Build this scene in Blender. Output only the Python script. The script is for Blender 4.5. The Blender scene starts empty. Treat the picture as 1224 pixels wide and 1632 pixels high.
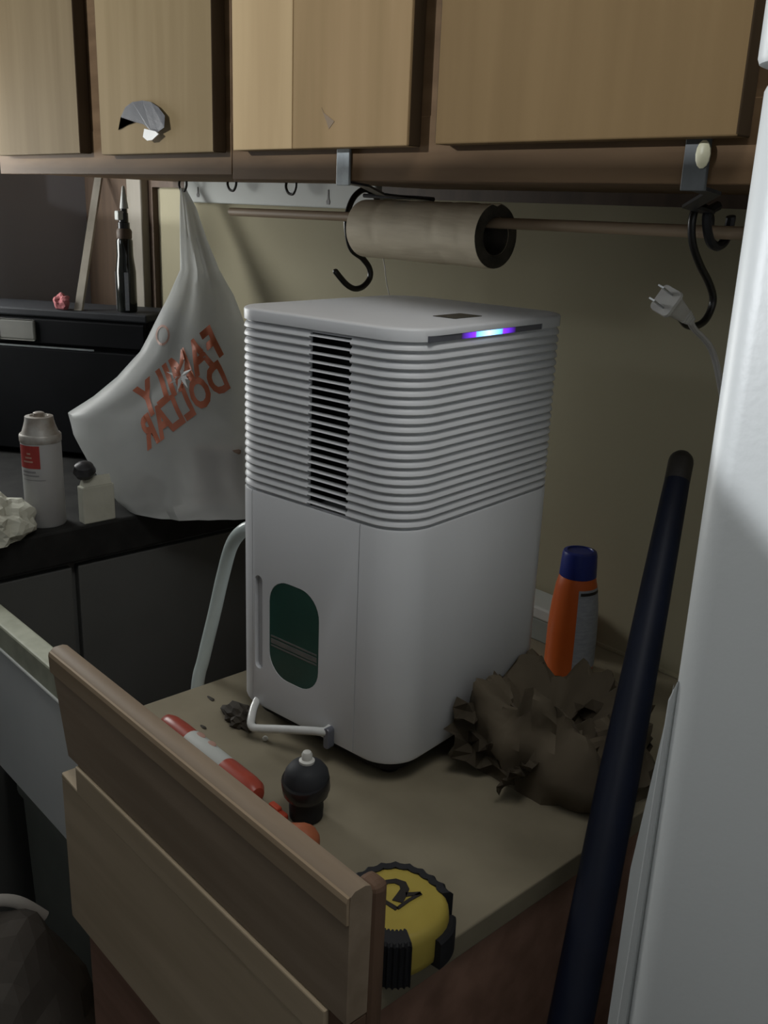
import bpy, bmesh, math, random
from mathutils import Vector, Matrix, noise
random.seed(7)
S = bpy.context.scene
COL = S.collection
H = 1.42                      # eye height; geometry below is written with z = 0 at eye height

# ------------------------------------------------------------------ camera
cam_d = bpy.data.cameras.new('camera'); cam = bpy.data.objects.new('camera', cam_d); COL.objects.link(cam)
cam_d.sensor_fit = 'AUTO'; cam_d.sensor_width = 36.0
cam_d.lens = 36.0 * 1520.2 / 1632.0
cam_d.clip_start = 0.01
yaw, pitch, roll = 0.82324711, 0.3088452, 0.03940352
cy, sy, cp, sp = math.cos(yaw), math.sin(yaw), math.cos(pitch), math.sin(pitch)
fw = Vector((-sy*cp, cy*cp, -sp)); r0 = Vector((cy, sy, 0)); u0 = r0.cross(fw)
rt = math.cos(roll)*r0 + math.sin(roll)*u0
up = -math.sin(roll)*r0 + math.cos(roll)*u0
M = Matrix((rt, up, -fw)).transposed().to_4x4(); M.translation = (0, 0, H)
cam.matrix_world = M
S.camera = cam

# ------------------------------------------------------------------ world, lamps, exposure
w = bpy.data.worlds.new('world'); S.world = w; w.use_nodes = True
w.node_tree.nodes['Background'].inputs[0].default_value = (0.80, 0.92, 1.0, 1)
w.node_tree.nodes['Background'].inputs[1].default_value = 0.10

def area(name, loc, target, size, size_y, power, color):
    d = bpy.data.lights.new(name, 'AREA'); d.shape = 'RECTANGLE'; d.size = size; d.size_y = size_y
    d.energy = power; d.color = color
    o = bpy.data.objects.new(name, d); COL.objects.link(o); o.location = loc
    o.rotation_euler = (Vector(target)-Vector(loc)).to_track_quat('-Z', 'Y').to_euler()
    return o
area('key_light', (-1.75, -1.35, H+0.55), (-0.6, 0.6, H-0.1), 0.014, 0.014, 27.0, (0.93, 0.965, 1.0))  # pinpoint key light from the upper front left, no window built here
area('fill_left', (-1.95, 0.47, H-0.04), (-0.9, 0.68, H-0.12), 0.36, 0.40, 5.4, (0.97, 0.98, 0.95))  # fill light added to brighten the back wall and paper roll
area('fill_front_left', (-1.75, -1.65, H+0.72), (-0.7, 0.8, H-0.1), 0.5, 0.5, 4.4, (0.90, 0.96, 1.0))  # softer fill added at front left for the wall below the cabinets
area('fill_overhead', (-0.02, 0.28, H+0.95), (-0.15, 0.36, H-0.4), 0.6, 0.5, 5.0, (1.0, 0.985, 0.95))  # overhead fill light added for the upper faces, without a fitting
S.view_settings.view_transform = 'Standard'; S.view_settings.look = 'None'
S.view_settings.gamma = 1.0; S.view_settings.use_curve_mapping = False
S.view_settings.exposure = 0.25

# ------------------------------------------------------------------ materials
MATS = {}
def mat(name, c1, c2=None, scale=20.0, stretch=(1, 1, 1), rough=0.55, spec=0.4, bump=0.0, detail=4.0,
        metal=0.0, trans=0.0, contrast=(0.35, 0.65), emit=None, bscale=None):
    if name in MATS: return MATS[name]
    m = bpy.data.materials.new(name); m.use_nodes = True; nt = m.node_tree; b = nt.nodes['Principled BSDF']
    b.inputs['Roughness'].default_value = rough; b.inputs['Specular IOR Level'].default_value = spec
    b.inputs['Metallic'].default_value = metal
    c2 = c2 or tuple(x*0.86 for x in c1)
    tc = nt.nodes.new('ShaderNodeTexCoord'); mp = nt.nodes.new('ShaderNodeMapping')
    mp.inputs['Scale'].default_value = stretch
    nz = nt.nodes.new('ShaderNodeTexNoise'); nz.inputs['Scale'].default_value = scale; nz.inputs['Detail'].default_value = detail
    cr = nt.nodes.new('ShaderNodeValToRGB')
    cr.color_ramp.elements[0].position, cr.color_ramp.elements[1].position = contrast
    cr.color_ramp.elements[0].color = (*c2, 1); cr.color_ramp.elements[1].color = (*c1, 1)
    L = nt.links.new
    L(tc.outputs['Object'], mp.inputs[0]); L(mp.outputs[0], nz.inputs['Vector']); L(nz.outputs[0], cr.inputs[0])
    L(cr.outputs[0], b.inputs['Base Color'])
    if bump:
        bp = nt.nodes.new('ShaderNodeBump'); bp.inputs['Strength'].default_value = bump; bp.inputs['Distance'].default_value = 0.002
        if bscale:
            n2 = nt.nodes.new('ShaderNodeTexNoise'); n2.inputs['Scale'].default_value = bscale
            L(mp.outputs[0], n2.inputs['Vector']); L(n2.outputs[0], bp.inputs['Height'])
        else: L(nz.outputs[0], bp.inputs['Height'])
        L(bp.outputs[0], b.inputs['Normal'])
    if trans:
        out = nt.nodes['Material Output']; tl = nt.nodes.new('ShaderNodeBsdfTranslucent'); mx = nt.nodes.new('ShaderNodeMixShader')
        tp = nt.nodes.new('ShaderNodeBsdfTransparent'); m2 = nt.nodes.new('ShaderNodeMixShader')
        L(cr.outputs[0], tl.inputs[0]); mx.inputs[0].default_value = 0.35
        L(b.outputs[0], mx.inputs[1]); L(tl.outputs[0], mx.inputs[2])
        m2.inputs[0].default_value = trans; L(mx.outputs[0], m2.inputs[1]); L(tp.outputs[0], m2.inputs[2])
        L(m2.outputs[0], out.inputs[0])
    if emit:
        b.inputs['Emission Color'].default_value = (*emit[0], 1); b.inputs['Emission Strength'].default_value = emit[1]
    MATS[name] = m
    return m

white_plastic = mat('white_plastic', (.70, .715, .74), (.66, .675, .70), 6, rough=.42, spec=.45)
white_gloss = mat('white_handle_plastic', (.66, .67, .66), (.58, .59, .58), 30, rough=.22, spec=.6)
dark_void = mat('vent_black', (.006, .006, .007), rough=.6)
smoke_grey = mat('smoked_grey_strip', (.13, .135, .16), (.11, .115, .14), 40, rough=.25, spec=.5)
panel_black = mat('display_black', (.02, .02, .022), rough=.25)
green_gloss = mat('dark_green_window', (.022, .085, .068), (.017, .065, .052), 18, rough=.3, spec=.5)
grey_print = mat('grey_stripe', (.16, .155, .145), (.12, .13, .125), 90, (1, 1, 3), rough=.5)
grip_grey = mat('grip_recess', (.50, .51, .53), rough=.5)
hose_mat = mat('milky_hose', (.62, .70, .69), (.54, .62, .61), 25, rough=.3, spec=.5)
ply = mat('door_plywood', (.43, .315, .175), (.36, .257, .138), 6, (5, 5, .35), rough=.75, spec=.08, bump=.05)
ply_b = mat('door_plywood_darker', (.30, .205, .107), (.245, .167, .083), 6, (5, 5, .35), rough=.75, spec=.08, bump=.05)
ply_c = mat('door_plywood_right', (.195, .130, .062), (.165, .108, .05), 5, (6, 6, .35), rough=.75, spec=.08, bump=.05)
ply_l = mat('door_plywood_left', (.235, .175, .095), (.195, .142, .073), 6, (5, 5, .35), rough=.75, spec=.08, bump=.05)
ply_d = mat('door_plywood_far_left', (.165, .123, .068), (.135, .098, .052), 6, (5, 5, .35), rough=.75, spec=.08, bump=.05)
frame_wood = mat('frame_wood', (.17,.105,.055), (.12,.072,.036), 9, (.7, 5, 5), rough=.7, spec=.15)
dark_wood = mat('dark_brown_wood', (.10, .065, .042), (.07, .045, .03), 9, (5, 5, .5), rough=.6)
stain = mat('brown_stain', (.17, .11, .055), rough=.6)
board_wood = mat('board_wood', (.34,.262,.19), (.27,.205,.145), 10, (.4, 5, 5), rough=.55, spec=.3)
drawer_wood = mat('drawer_wood', (.60,.485,.34), (.50,.40,.27), 8, (.4, 5, 5), rough=.55)
red_wood = mat('red_brown_wood', (.36,.21,.155), (.27,.155,.11), 8, (.5, 5, 5), rough=.6)
laminate = mat('beige_laminate', (.265,.232,.165), (.19,.165,.115), 9, rough=.45, spec=.35, contrast=(.3, .6))
wall_beige = mat('wall_beige', (.34,.31,.215), (.31,.28,.19), 3, rough=.8, spec=.2, bump=.08, bscale=160)
wall_grey = mat('wall_grey', (.30, .30, .32), (.27, .27, .29), 4, rough=.85, bump=.05, bscale=120)
ceiling_m = mat('ceiling_white', (.4, .4, .38), rough=.9)
floor_m = mat('floor_vinyl', (.13, .115, .10), (.09, .08, .07), 7, rough=.6)
black_counter = mat('dark_counter', (.024, .024, .023), (.016, .016, .016), 30, rough=.7, spec=.15)
black_case = mat('black_casing', (.010,.0105,.012), (.008,.0085,.0095), 12, rough=.7, spec=.06)
dark_front = mat('charcoal_cabinet', (.12,.125,.122), (.10,.104,.10), 5, rough=.6)
rail_white = mat('rail_white', (.52, .54, .52), (.47, .49, .47), 6, rough=.6)
post_grey = mat('post_greige', (.27, .245, .205), (.22, .20, .165), 8, (5, 5, .5), rough=.7)
black_iron = mat('black_iron', (.012, .011, .010), rough=.32, spec=.55)
iron_dark = mat('dark_steel', (.05, .05, .055), (.03, .03, .033), 40, rough=.4, metal=.4)
galv = mat('galvanised_steel', (.34, .37, .38), (.24, .26, .27), 60, rough=.38, metal=.5)
kraft = mat('kraft_roll', (.76,.665,.50), (.66,.57,.42), 25, (.5, 3, 3), rough=.7, bump=.25, bscale=70)
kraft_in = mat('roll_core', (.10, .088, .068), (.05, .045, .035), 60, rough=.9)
rod_wood = mat('dowel_wood', (.40, .30, .20), (.32, .235, .155), 10, (.5, 6, 6), rough=.6)
bag_white = mat('bag_plastic', (.60,.615,.61), (.54,.555,.55), 10, rough=.35, spec=.45, trans=.30)
print_red = mat('bag_print_red', (.46,.135,.07), (.38,.11,.055), 30, rough=.5)
print_white = mat('bag_print_white', (.74, .75, .75), rough=.5)
print_brown = mat('bag_print_brown', (.42, .25, .20), rough=.5)
fridge_white = mat('fridge_enamel', (.72, .745, .745), (.69, .715, .715), 5, rough=.38, spec=.5, bump=.04, bscale=260)
fridge_dark = mat('fridge_gasket', (.22, .23, .23), rough=.6)
orange = mat('orange_can', (.62, .125, .022), (.54, .105, .02), 12, rough=.4)
blue_cap = mat('blue_cap', (.018, .032, .22), (.014, .026, .18), 12, rough=.35)
label_pale = mat('pale_label', (.36, .38, .42), (.29, .31, .35), 90, (1, 1, 4), rough=.5)
black_ink = mat('black_ink', (.02, .016, .014), rough=.5)
yellow = mat('tape_yellow', (.44,.345,.07), (.38,.295,.055), 20, rough=.42)
rubber = mat('black_rubber', (.012, .0125, .016), (.009, .0095, .012), 60, rough=.65, bump=.2)
red_plast = mat('red_plastic', (.42, .075, .045), (.32, .05, .032), 14, rough=.35)
redbright = mat('red_orange_plastic', (.65, .10, .05), (.55, .08, .04), 20, rough=.4)
clay = mat('dull_orange', (.42, .13, .06), (.34, .10, .045), 20, rough=.5)
dark_grey_plast = mat('charcoal_plastic', (.035, .037, .042), (.028, .03, .034), 20, rough=.6, spec=.2)
tip_white = mat('white_tip', (.72, .72, .68), rough=.4)
paper_brown = mat('brown_paper', (.125,.10,.068), (.095,.076,.05), 14, rough=.85, bump=.3, bscale=40)
pole_blue = mat('navy_pole', (.007,.011,.028), (.006,.009,.022), 20, rough=.5, spec=.25)
pole_cap = mat('pole_cap_dark', (.035, .03, .026), rough=.5)
cord_white = mat('white_cord', (.58, .56, .52), (.50, .48, .45), 30, rough=.4)
steel = mat('plug_steel', (.45, .46, .47), rough=.3, metal=.8)
cloth_white = mat('white_paper_towel', (.56, .56, .48), (.46, .46, .39), 12, rough=.9, bump=.4, bscale=60)
can_white = mat('white_can', (.38,.38,.375), (.33,.33,.33), 12, rough=.4)
can_red = mat('can_red_label', (.33, .04, .035), (.27, .035, .03), 40, rough=.45)
can_metal = mat('can_metal', (.42, .41, .39), (.26, .22, .18), 40, rough=.45, metal=.3)
pink = mat('pink_sponge', (.42, .14, .15), rough=.9)
glass_dark = mat('dark_bottle', (.012, .014, .012), rough=.12, spec=.6)
bin_grey = mat('grey_green_plastic', (.26,.285,.26), (.21,.23,.21), 8, rough=.6)
sack_dark = mat('dark_sack', (.13,.115,.10), (.09,.08,.07), 8, rough=.75)
sack_red = mat('maroon_cloth', (.25,.06,.06), (.17,.04,.04), 8, rough=.8)
pale_trim = mat('pale_edge_trim', (.46, .48, .38), (.36, .375, .29), 35, rough=.6)
white_panel_m = mat('white_enamel_panel', (.74,.77,.77), (.68,.71,.71), 6, rough=.45)
yellow_white = mat('ivory_screw', (.78, .74, .52), rough=.4)
brown_box = mat('brown_carton', (.24, .17, .13), rough=.8)
plate_m = mat('dull_plate', (.17, .17, .155), rough=.6)
stile_wood = mat('stile_wood', (.17, .105, .07), (.125, .075, .05), 9, (5, 5, .5), rough=.65, spec=.2)
iron_grey = mat('grey_steel', (.085, .092, .095), (.065, .07, .072), 50, rough=.5, metal=.2)
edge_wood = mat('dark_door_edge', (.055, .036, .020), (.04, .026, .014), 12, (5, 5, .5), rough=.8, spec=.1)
nosing = mat('nosing_wood', (.42, .32, .22), (.34, .255, .17), 10, (.4, 5, 5), rough=.6, spec=.2)
scrap_m = mat('dark_scrap', (.05, .042, .032), (.03, .026, .02), 60, rough=.8)
grey_print2 = mat('grey_sticker', (.20, .20, .21), (.16, .16, .17), 30, rough=.5)

# ------------------------------------------------------------------ builders
def new(name, bm, m, parent=None, smooth=False, local=False, kind=None, label=None, mats=None):
    """link bm (written in room coordinates, or in the parent's own frame with local=True) as one object"""
    me = bpy.data.meshes.new(name)
    if parent is None:
        lo = Vector((1e9,)*3); hi = Vector((-1e9,)*3)
        for v in bm.verts:
            for i in range(3):
                lo[i] = min(lo[i], v.co[i]); hi[i] = max(hi[i], v.co[i])
        loc = Vector(((lo.x+hi.x)/2, (lo.y+hi.y)/2, lo.z))
        bmesh.ops.translate(bm, vec=-loc, verts=bm.verts)
    elif not local:
        bmesh.ops.transform(bm, matrix=WORLD[parent.name].inverted(), verts=bm.verts)
    bmesh.ops.recalc_face_normals(bm, faces=bm.faces)
    if smooth:
        for f in bm.faces: f.smooth = True
        for e in bm.edges:
            if len(e.link_faces) == 2 and e.calc_face_angle(0) > 0.7: e.smooth = False
    bm.to_mesh(me); bm.free()
    for x in (mats or [m]): me.materials.append(x)
    o = bpy.data.objects.new(name, me); COL.objects.link(o)
    if parent is None:
        o.location = loc; WORLD[o.name] = Matrix.Translation(loc)
    else:
        o.parent = parent; WORLD[o.name] = WORLD[parent.name].copy()
    if kind: o['kind'] = kind
    if label: o['label'] = label
    return o
WORLD = {}
def thing(name, loc, label, cat, group=None, rz=0.0):
    o = bpy.data.objects.new(name, None); COL.objects.link(o); o.empty_display_size = .02
    o.location = loc; o.rotation_euler = (0, 0, rz)
    WORLD[o.name] = Matrix.Translation(loc) @ Matrix.Rotation(rz, 4, 'Z')
    return tag(o, label, cat, group)
def tag(o, label, cat, group=None):
    o['label'] = label; o['category'] = cat
    if group: o['group'] = group
    return o
def struct(name, bm, m, **k): return new(name, bm, m, kind='structure', **k)

def B(): return bmesh.new()
def box(bm, x0, x1, y0, y1, z0, z1, bev=0.0, seg=2):
    vs = [bm.verts.new((x, y, z)) for x in (x0, x1) for y in (y0, y1) for z in (z0, z1)]
    fs = [(0, 1, 3, 2), (4, 6, 7, 5), (0, 4, 5, 1), (2, 3, 7, 6), (0, 2, 6, 4), (1, 5, 7, 3)]
    F = [bm.faces.new([vs[i] for i in f]) for f in fs]
    if bev:
        es = list({e for f in F for e in f.edges})
        bmesh.ops.bevel(bm, geom=es, offset=bev, segments=seg, affect='EDGES', profile=.5)
    return bm
def prism(bm, pts, axis, a, b, bev=0.0, seg=2):
    """extrude polygon pts (2d) along axis from a to b. axis x: pts=(y,z), y: (x,z), z: (x,y)"""
    def P(p, t): return {'x': (t, p[0], p[1]), 'y': (p[0], t, p[1]), 'z': (p[0], p[1], t)}[axis]
    A = [bm.verts.new(P(p, a)) for p in pts]; C = [bm.verts.new(P(p, b)) for p in pts]
    n = len(pts); F = [bm.faces.new(A), bm.faces.new(C)]
    for i in range(n): F.append(bm.faces.new((A[i], A[(i+1) % n], C[(i+1) % n], C[i])))
    if bev:
        es = [e for e in {e for f in F[:2] for e in f.edges}]
        bmesh.ops.recalc_face_normals(bm, faces=bm.faces)
        bmesh.ops.bevel(bm, geom=es, offset=bev, segments=seg, affect='EDGES', profile=.5)
    return bm
def rrect(hw, hh, r, n=6, cx=0, cyy=0):
    out = []
    for k, (sx, sy_) in enumerate(((1, 1), (-1, 1), (-1, -1), (1, -1))):
        for i in range(n+1):
            a = math.pi/2*(k+i/n)
            out.append((cx+sx*(hw-r)+r*math.cos(a), cyy+sy_*(hh-r)+r*math.sin(a)))
    return out
def rings(bm, R, cap=True, closed=True):
    V = [[bm.verts.new(p) for p in ring] for ring in R]
    n = len(R[0])
    for i in range(len(V)-1):
        for j in range(n if closed else n-1):
            bm.faces.new((V[i][j], V[i][(j+1) % n], V[i+1][(j+1) % n], V[i+1][j]))
    if cap:
        bm.faces.new(V[0][::-1]); bm.faces.new(V[-1])
    return V
def lathe(bm, prof, c, n=24, axis=Vector((0, 0, 1))):
    q = Vector((0, 0, 1)).rotation_difference(Vector(axis).normalized())
    R = []
    for r, z in prof:
        r = max(r, 1e-5)
        R.append([Vector(c)+q @ Vector((r*math.cos(2*math.pi*k/n), r*math.sin(2*math.pi*k/n), z)) for k in range(n)])
    rings(bm, R)
    return bm
def smooth_path(pts, sub=5):
    P = [Vector(p) for p in pts]; out = []
    for i in range(len(P)-1):
        p0 = P[max(i-1, 0)]; p1 = P[i]; p2 = P[i+1]; p3 = P[min(i+2, len(P)-1)]
        for k in range(sub):
            t = k/sub
            out.append(.5*((2*p1)+(p2-p0)*t+(2*p0-5*p1+4*p2-p3)*t*t+(3*p1-p0-3*p2+p3)*t**3))
    return out+[P[-1]]
def tube(bm, pts, r, n=10, sub=5, flat=1.0, round_end=False):
    P = smooth_path(pts, sub) if sub else [Vector(p) for p in pts]
    T = [(P[min(i+1, len(P)-1)]-P[max(i-1, 0)]).normalized() for i in range(len(P))]
    nrm = T[0].orthogonal().normalized(); R = []
    for i, (p, t) in enumerate(zip(P, T)):
        nrm = (nrm-nrm.dot(t)*t).normalized(); b = t.cross(nrm)
        rr = r(i/(len(P)-1)) if callable(r) else r
        R.append([p+rr*(math.cos(2*math.pi*k/n)*nrm+flat*math.sin(2*math.pi*k/n)*b) for k in range(n)])
    if round_end:
        def cap(ring, p, t):
            return [[p+(v-p)*math.cos(a)+t*((ring[0]-p).length*math.sin(a)) for v in ring] for a in (1.35, 1.0, .6, .3)]
        R = cap(R[0], P[0], -T[0])+R+cap(R[-1], P[-1], T[-1])[::-1]
    rings(bm, R)
    return bm
def blob(bm, c, rad, sub=3, amp=.2, freq=8, seed=0, squash=None, facet=True):
    b2 = bmesh.new(); bmesh.ops.create_icosphere(b2, subdivisions=sub, radius=1)
    off = Vector((seed*3.1, seed*1.7, seed*.9))
    for v in b2.verts:
        d = v.co.normalized()
        p = Vector((d.x*rad[0], d.y*rad[1], d.z*rad[2]))
        k = 1+amp*noise.noise(p*freq+off)+.6*amp*noise.noise(p*freq*2.3+off)
        if facet: k += .55*amp*abs(noise.noise(p*freq*1.4-off))*2
        v.co = Vector(c)+p*k
        if squash is not None and v.co.z < squash: v.co.z = squash+.0005*random.random()
    tmp = bpy.data.meshes.new('t'); b2.to_mesh(tmp); bm.from_mesh(tmp); bpy.data.meshes.remove(tmp); b2.free()
    return bm
def cut(bm, cutters):
    """boolean difference baked at once (no helper object is left behind)"""
    bmesh.ops.recalc_face_normals(bm, faces=bm.faces)
    me = bpy.data.meshes.new('t'); bm.to_mesh(me); bm.free(); o = bpy.data.objects.new('t', me); COL.objects.link(o); tmp = []
    for c in cutters:
        bmesh.ops.recalc_face_normals(c, faces=c.faces)
        m2 = bpy.data.meshes.new('t'); c.to_mesh(m2); c.free(); q = bpy.data.objects.new('t', m2); COL.objects.link(q); tmp.append(q)
        md = o.modifiers.new('b', 'BOOLEAN'); md.operation = 'DIFFERENCE'; md.object = q; md.solver = 'EXACT'
    dg = bpy.context.evaluated_depsgraph_get(); r = bpy.data.meshes.new_from_object(o.evaluated_get(dg))
    out = bmesh.new(); out.from_mesh(r); bpy.data.meshes.remove(r)
    for q in tmp+[o]:
        d = q.data; bpy.data.objects.remove(q); bpy.data.meshes.remove(d)
    return out
def text_mesh(body, size, bold=.0):
    """2d letter outlines as triangles/quads: list of vertices, list of faces"""
    c = bpy.data.curves.new('t', 'FONT'); c.body = body; c.size = size; c.offset = bold; c.space_character = 1.06; c.resolution_u = 3
    o = bpy.data.objects.new('t', c); COL.objects.link(o); dg = bpy.context.evaluated_depsgraph_get()
    me = bpy.data.meshes.new_from_object(o.evaluated_get(dg))
    b = bmesh.new(); b.from_mesh(me); bmesh.ops.triangulate(b, faces=b.faces)
    bmesh.ops.subdivide_edges(b, edges=[e for e in b.edges if e.calc_length() > size*.10], cuts=3, use_grid_fill=False)
    bmesh.ops.triangulate(b, faces=b.faces)
    bpy.data.objects.remove(o); bpy.data.curves.remove(c); bpy.data.meshes.remove(me)
    return b
def mirror_offset(v, d): return Vector(v)+Vector(d)

FLOOR = -H; CT = -.52        # floor, counter top
WY = .96                     # face of the back wall

# ================================================================== the room
bm = B(); box(bm, -2.1, .75, WY, WY+.1, FLOOR, 1.0); struct('wall_back', bm, wall_beige)
bm = B(); box(bm, -2.1, -1.98, -2.2, WY, FLOOR, 1.0); struct('wall_left', bm, wall_grey)
bm = B(); box(bm, -2.1, .75, -2.2, WY+.1, FLOOR-.06, FLOOR); struct('floor', bm, floor_m)
bm = B(); box(bm, -2.1, .75, -2.2, WY+.1, 1.0, 1.06); struct('ceiling', bm, ceiling_m)
bm = B(); box(bm, .6, .75, -2.2, WY, FLOOR, 1.0); struct('wall_right', bm, dark_front)
bm = B(); box(bm, -2.1, .75, -2.3, -2.2, FLOOR, 1.0); struct('wall_front', bm, dark_front)
# unseen window frame and pane, added behind the left fill light
bm = B()
for y0, y1, z0, z1 in ((.265, .295, -.27, .19), (.645, .675, -.27, .19), (.295, .645, .16, .19), (.295, .645, -.27, -.24)): box(bm, -1.979, -1.960, y0, y1, z0, z1, .002)
wnd = struct('added_window', bm, rail_white)
bm = B(); box(bm, -1.9785, -1.974, .295, .645, -.24, .16); new('pane', bm, label_pale, wnd)
# dark brown corner panelling with a casing post on the back wall
bm = B(); box(bm, -1.98, -1.70, .948, WY, -.60, .5); struct('trim_1', bm, dark_wood)
bm = B(); box(bm, -1.768, -1.713, .93, .948, -.60, .036, .003); struct('trim_2', bm, post_grey)
bm = B(); box(bm, -1.70, -1.555, .948, WY, .020, .5); struct('trim_3', bm, dark_wood)
bm = B(); box(bm, -1.05, -.335, .945, .9599, .012, .028); struct('shade_strip', bm, dark_wood)  # dark strip added in place of the shade under the wall cabinet
# unseen half wall added to block light, its raked top shaping the fridge shadow
bm = B(); prism(bm, [(-1.979, FLOOR), (-.70, FLOOR), (-.70, .020), (-1.067, .307), (-1.979, .307)], 'y', -.48, -.40)
struct('shade_wall', bm, wall_grey)

# ================================================================== upper cabinets
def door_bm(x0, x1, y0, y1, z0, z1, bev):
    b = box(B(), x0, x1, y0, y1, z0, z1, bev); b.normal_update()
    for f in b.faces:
        if abs(f.calc_center_median().x-(x0+x1)/2) > (x1-x0)/2-.0008: f.material_index = 1   # darker side faces of the door
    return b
def upper(name, x0, x1, zb, doors, label):
    t = thing(name, ((x0+x1)/2, .80, zb), label, 'cabinet', 'wooden wall cabinets')
    b = B(); box(b, x0, x1, .655, WY-.001, zb+.002, .80); new('carcass', b, frame_wood, t)
    b = B(); box(b, x0, x1, .635, .655, zb, zb+.055, .001)
    xs = [x0]+[d[1] for d in doors[:-1]]
    box(b, x0, x1, .635, .655, .74, .80)
    for i in range(len(doors)+1):
        l = x0 if i == 0 else doors[i-1][1]-.012
        r = x1 if i == len(doors) else doors[i][0]+.012
        box(b, l, r, .6355, .6545, zb+.05, .745)
    new('face_frame', b, frame_wood, t)
    out = []
    for (a, c, zd, m) in doors:
        b = B()
        if m is None:
            s = a+(c-a)*.385
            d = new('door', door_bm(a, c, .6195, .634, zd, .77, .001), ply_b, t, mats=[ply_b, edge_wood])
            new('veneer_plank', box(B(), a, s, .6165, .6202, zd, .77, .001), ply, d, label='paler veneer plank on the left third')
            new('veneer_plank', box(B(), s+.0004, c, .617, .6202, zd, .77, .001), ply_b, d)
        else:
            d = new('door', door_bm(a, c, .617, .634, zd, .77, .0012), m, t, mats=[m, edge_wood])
        out.append(d)
    return t, out
k = .6165/.45
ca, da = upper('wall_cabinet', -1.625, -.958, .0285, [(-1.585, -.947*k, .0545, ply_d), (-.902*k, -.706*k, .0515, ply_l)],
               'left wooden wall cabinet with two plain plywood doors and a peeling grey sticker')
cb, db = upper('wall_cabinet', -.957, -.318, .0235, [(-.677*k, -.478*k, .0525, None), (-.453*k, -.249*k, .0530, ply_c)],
               'right wooden wall cabinet above the paper roll with one two-tone door')
# peeling sticker on the second door
arc = []
outer = [(-1.184, .080), (-1.176, .095), (-1.163, .106), (-1.145, .111), (-1.12, .1115), (-1.098, .109), (-1.078, .102), (-1.062, .092)]
inner = [(-1.060, .079), (-1.078, .0745), (-1.095, .0755), (-1.105, .080), (-1.118, .085), (-1.14, .088), (-1.163, .085)]
b = B(); n = 8
F = [b.verts.new((x, .6155-.0035*max(0, (x+1.12)/.06), z)) for x, z in outer]
G = [b.verts.new((x, .6155-.006*max(0, (x+1.13)/.07), z)) for x, z in inner[::-1]]
for i in range(7):
    j = min(i, 6); k2 = min(i+1, 6)
    if j == k2: b.faces.new((F[i], F[i+1], G[j]))
    else: b.faces.new((F[i], F[i+1], G[k2], G[j]))
g = bmesh.ops.solidify(b, geom=b.faces[:], thickness=.0006)
stk = new('sticker', b, grey_print2, da[1])
b = B(); prism(b, [(-1.106, .079), (-1.080, .0755), (-1.073, .072), (-1.088, .066), (-1.100, .0655), (-1.110, .070)], 'y', .609, .6105)
new('sticker_flap', b, tip_white, da[1], label='white curled underside of the sticker')
# triangular stain on the third door
b = B(); prism(b, [(-.776, .089), (-.772, .084), (-.756, .076), (-.764, .0695)], 'y', .6167, .6172); new('stain_mark', b, stain, db[0])
# steel L brackets that carry the rod
def bracket(xf, xr, label, screw):
    t = thing('rod_bracket', (xf, .64, .02), label, 'bracket', 'steel brackets under the wall cabinets')
    b = B(); box(b, xf-.0095, xf+.0095, .6315, .6345, .019, .054, .0006); new('face_plate', b, iron_grey if screw else galv, t)
    b = B(); R = []
    for (x, y, z) in (((xf, .6335, .0215), (xf, .66, .0185), (xr, .745, .010), (xr, .775, .0065)) if screw else ((xf, .6335, .0225), (xf, .66, .020), (xr+.02, .745, .0140), (xr, .838, .0108))):
        R.append([Vector((x-.007, y, z-.0012)), Vector((x+.007, y, z-.0012)), Vector((x+.007, y, z+.0012)), Vector((x-.007, y, z+.0012))])
    rings(b, R); new('arm', b, iron_dark, t)
    b = B()
    if not screw: tube(b, [(xr+.01, .8385, .0112), (xr-.02, .8385, .0122), (-.965, .8385, .0135)], .0026, 8, 0)
    else: tube(b, [(xr, .790, .012), (xr, .776, .0065), (xr, .7765, -.004), (xr, .786, -.0175), (xr, .800, -.0215), (xr, .8115, -.015), (xr, .815, .0), (xr, .8145, .004)], .0042, 8)
    new('cradle', b, iron_dark, t, smooth=True)
    if screw:
        b = B(); lathe(b, [(.0, 0), (.0055, .0), (.0055, .001), (.004, .002), (0, .0025)], (xf+.0055, .6315, .043), 14, (0, -1, 0))
        for v in b.verts: v.co.z = .043+(v.co.z-.043)*1.7
        new('bumper', b, yellow_white, t, smooth=True, label='ivory oval bumper')
    return t
bracket(-.760, -.850, 'steel rod bracket left of the paper roll with a bright galvanised tip', False)
bracket(-.378, -.446, 'grey steel rod bracket with an ivory oval bumper near the fridge', True)

# ================================================================== rod, roll, hooks
RY, RZ = .797, -.0115
b = B(); tube(b, [(-1.205, RY, RZ-.0025), (-.40, RY, RZ+.002)], .0058, 12, 0)
tag(new('dowel_rod', b, rod_wood, smooth=True), 'long thin wooden dowel rod hanging under the wall cabinets', 'rod')
t = thing('paper_roll', (-.822, RY, RZ-.013-.0335), 'partly used roll of brown kraft paper on the wooden rod', 'paper roll')
b = B(); n = 40; R = []
cz = RZ-.0135; xl, xr = -.910, -.702
def rollr(x, a): return .0335+.0006*noise.noise(Vector((x*30, math.cos(a)*2, math.sin(a)*2)))-.0009*sum(math.exp(-((x-q-.004*math.sin(a*2))/.0025)**2) for q in (-.865, -.765, -.725))
outerR = []
for i in range(37):
    x = xl+(xr-xl)*i/36; outerR.append([Vector((x, RY+rollr(x, a)*math.cos(a), cz+rollr(x, a)*math.sin(a))) for a in [2*math.pi*k/n for k in range(n)]])
inn = lambda x: [Vector((x, RY+.0205*math.cos(a), cz+.0205*math.sin(a))) for a in [2*math.pi*k/n for k in range(n)]]
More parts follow.
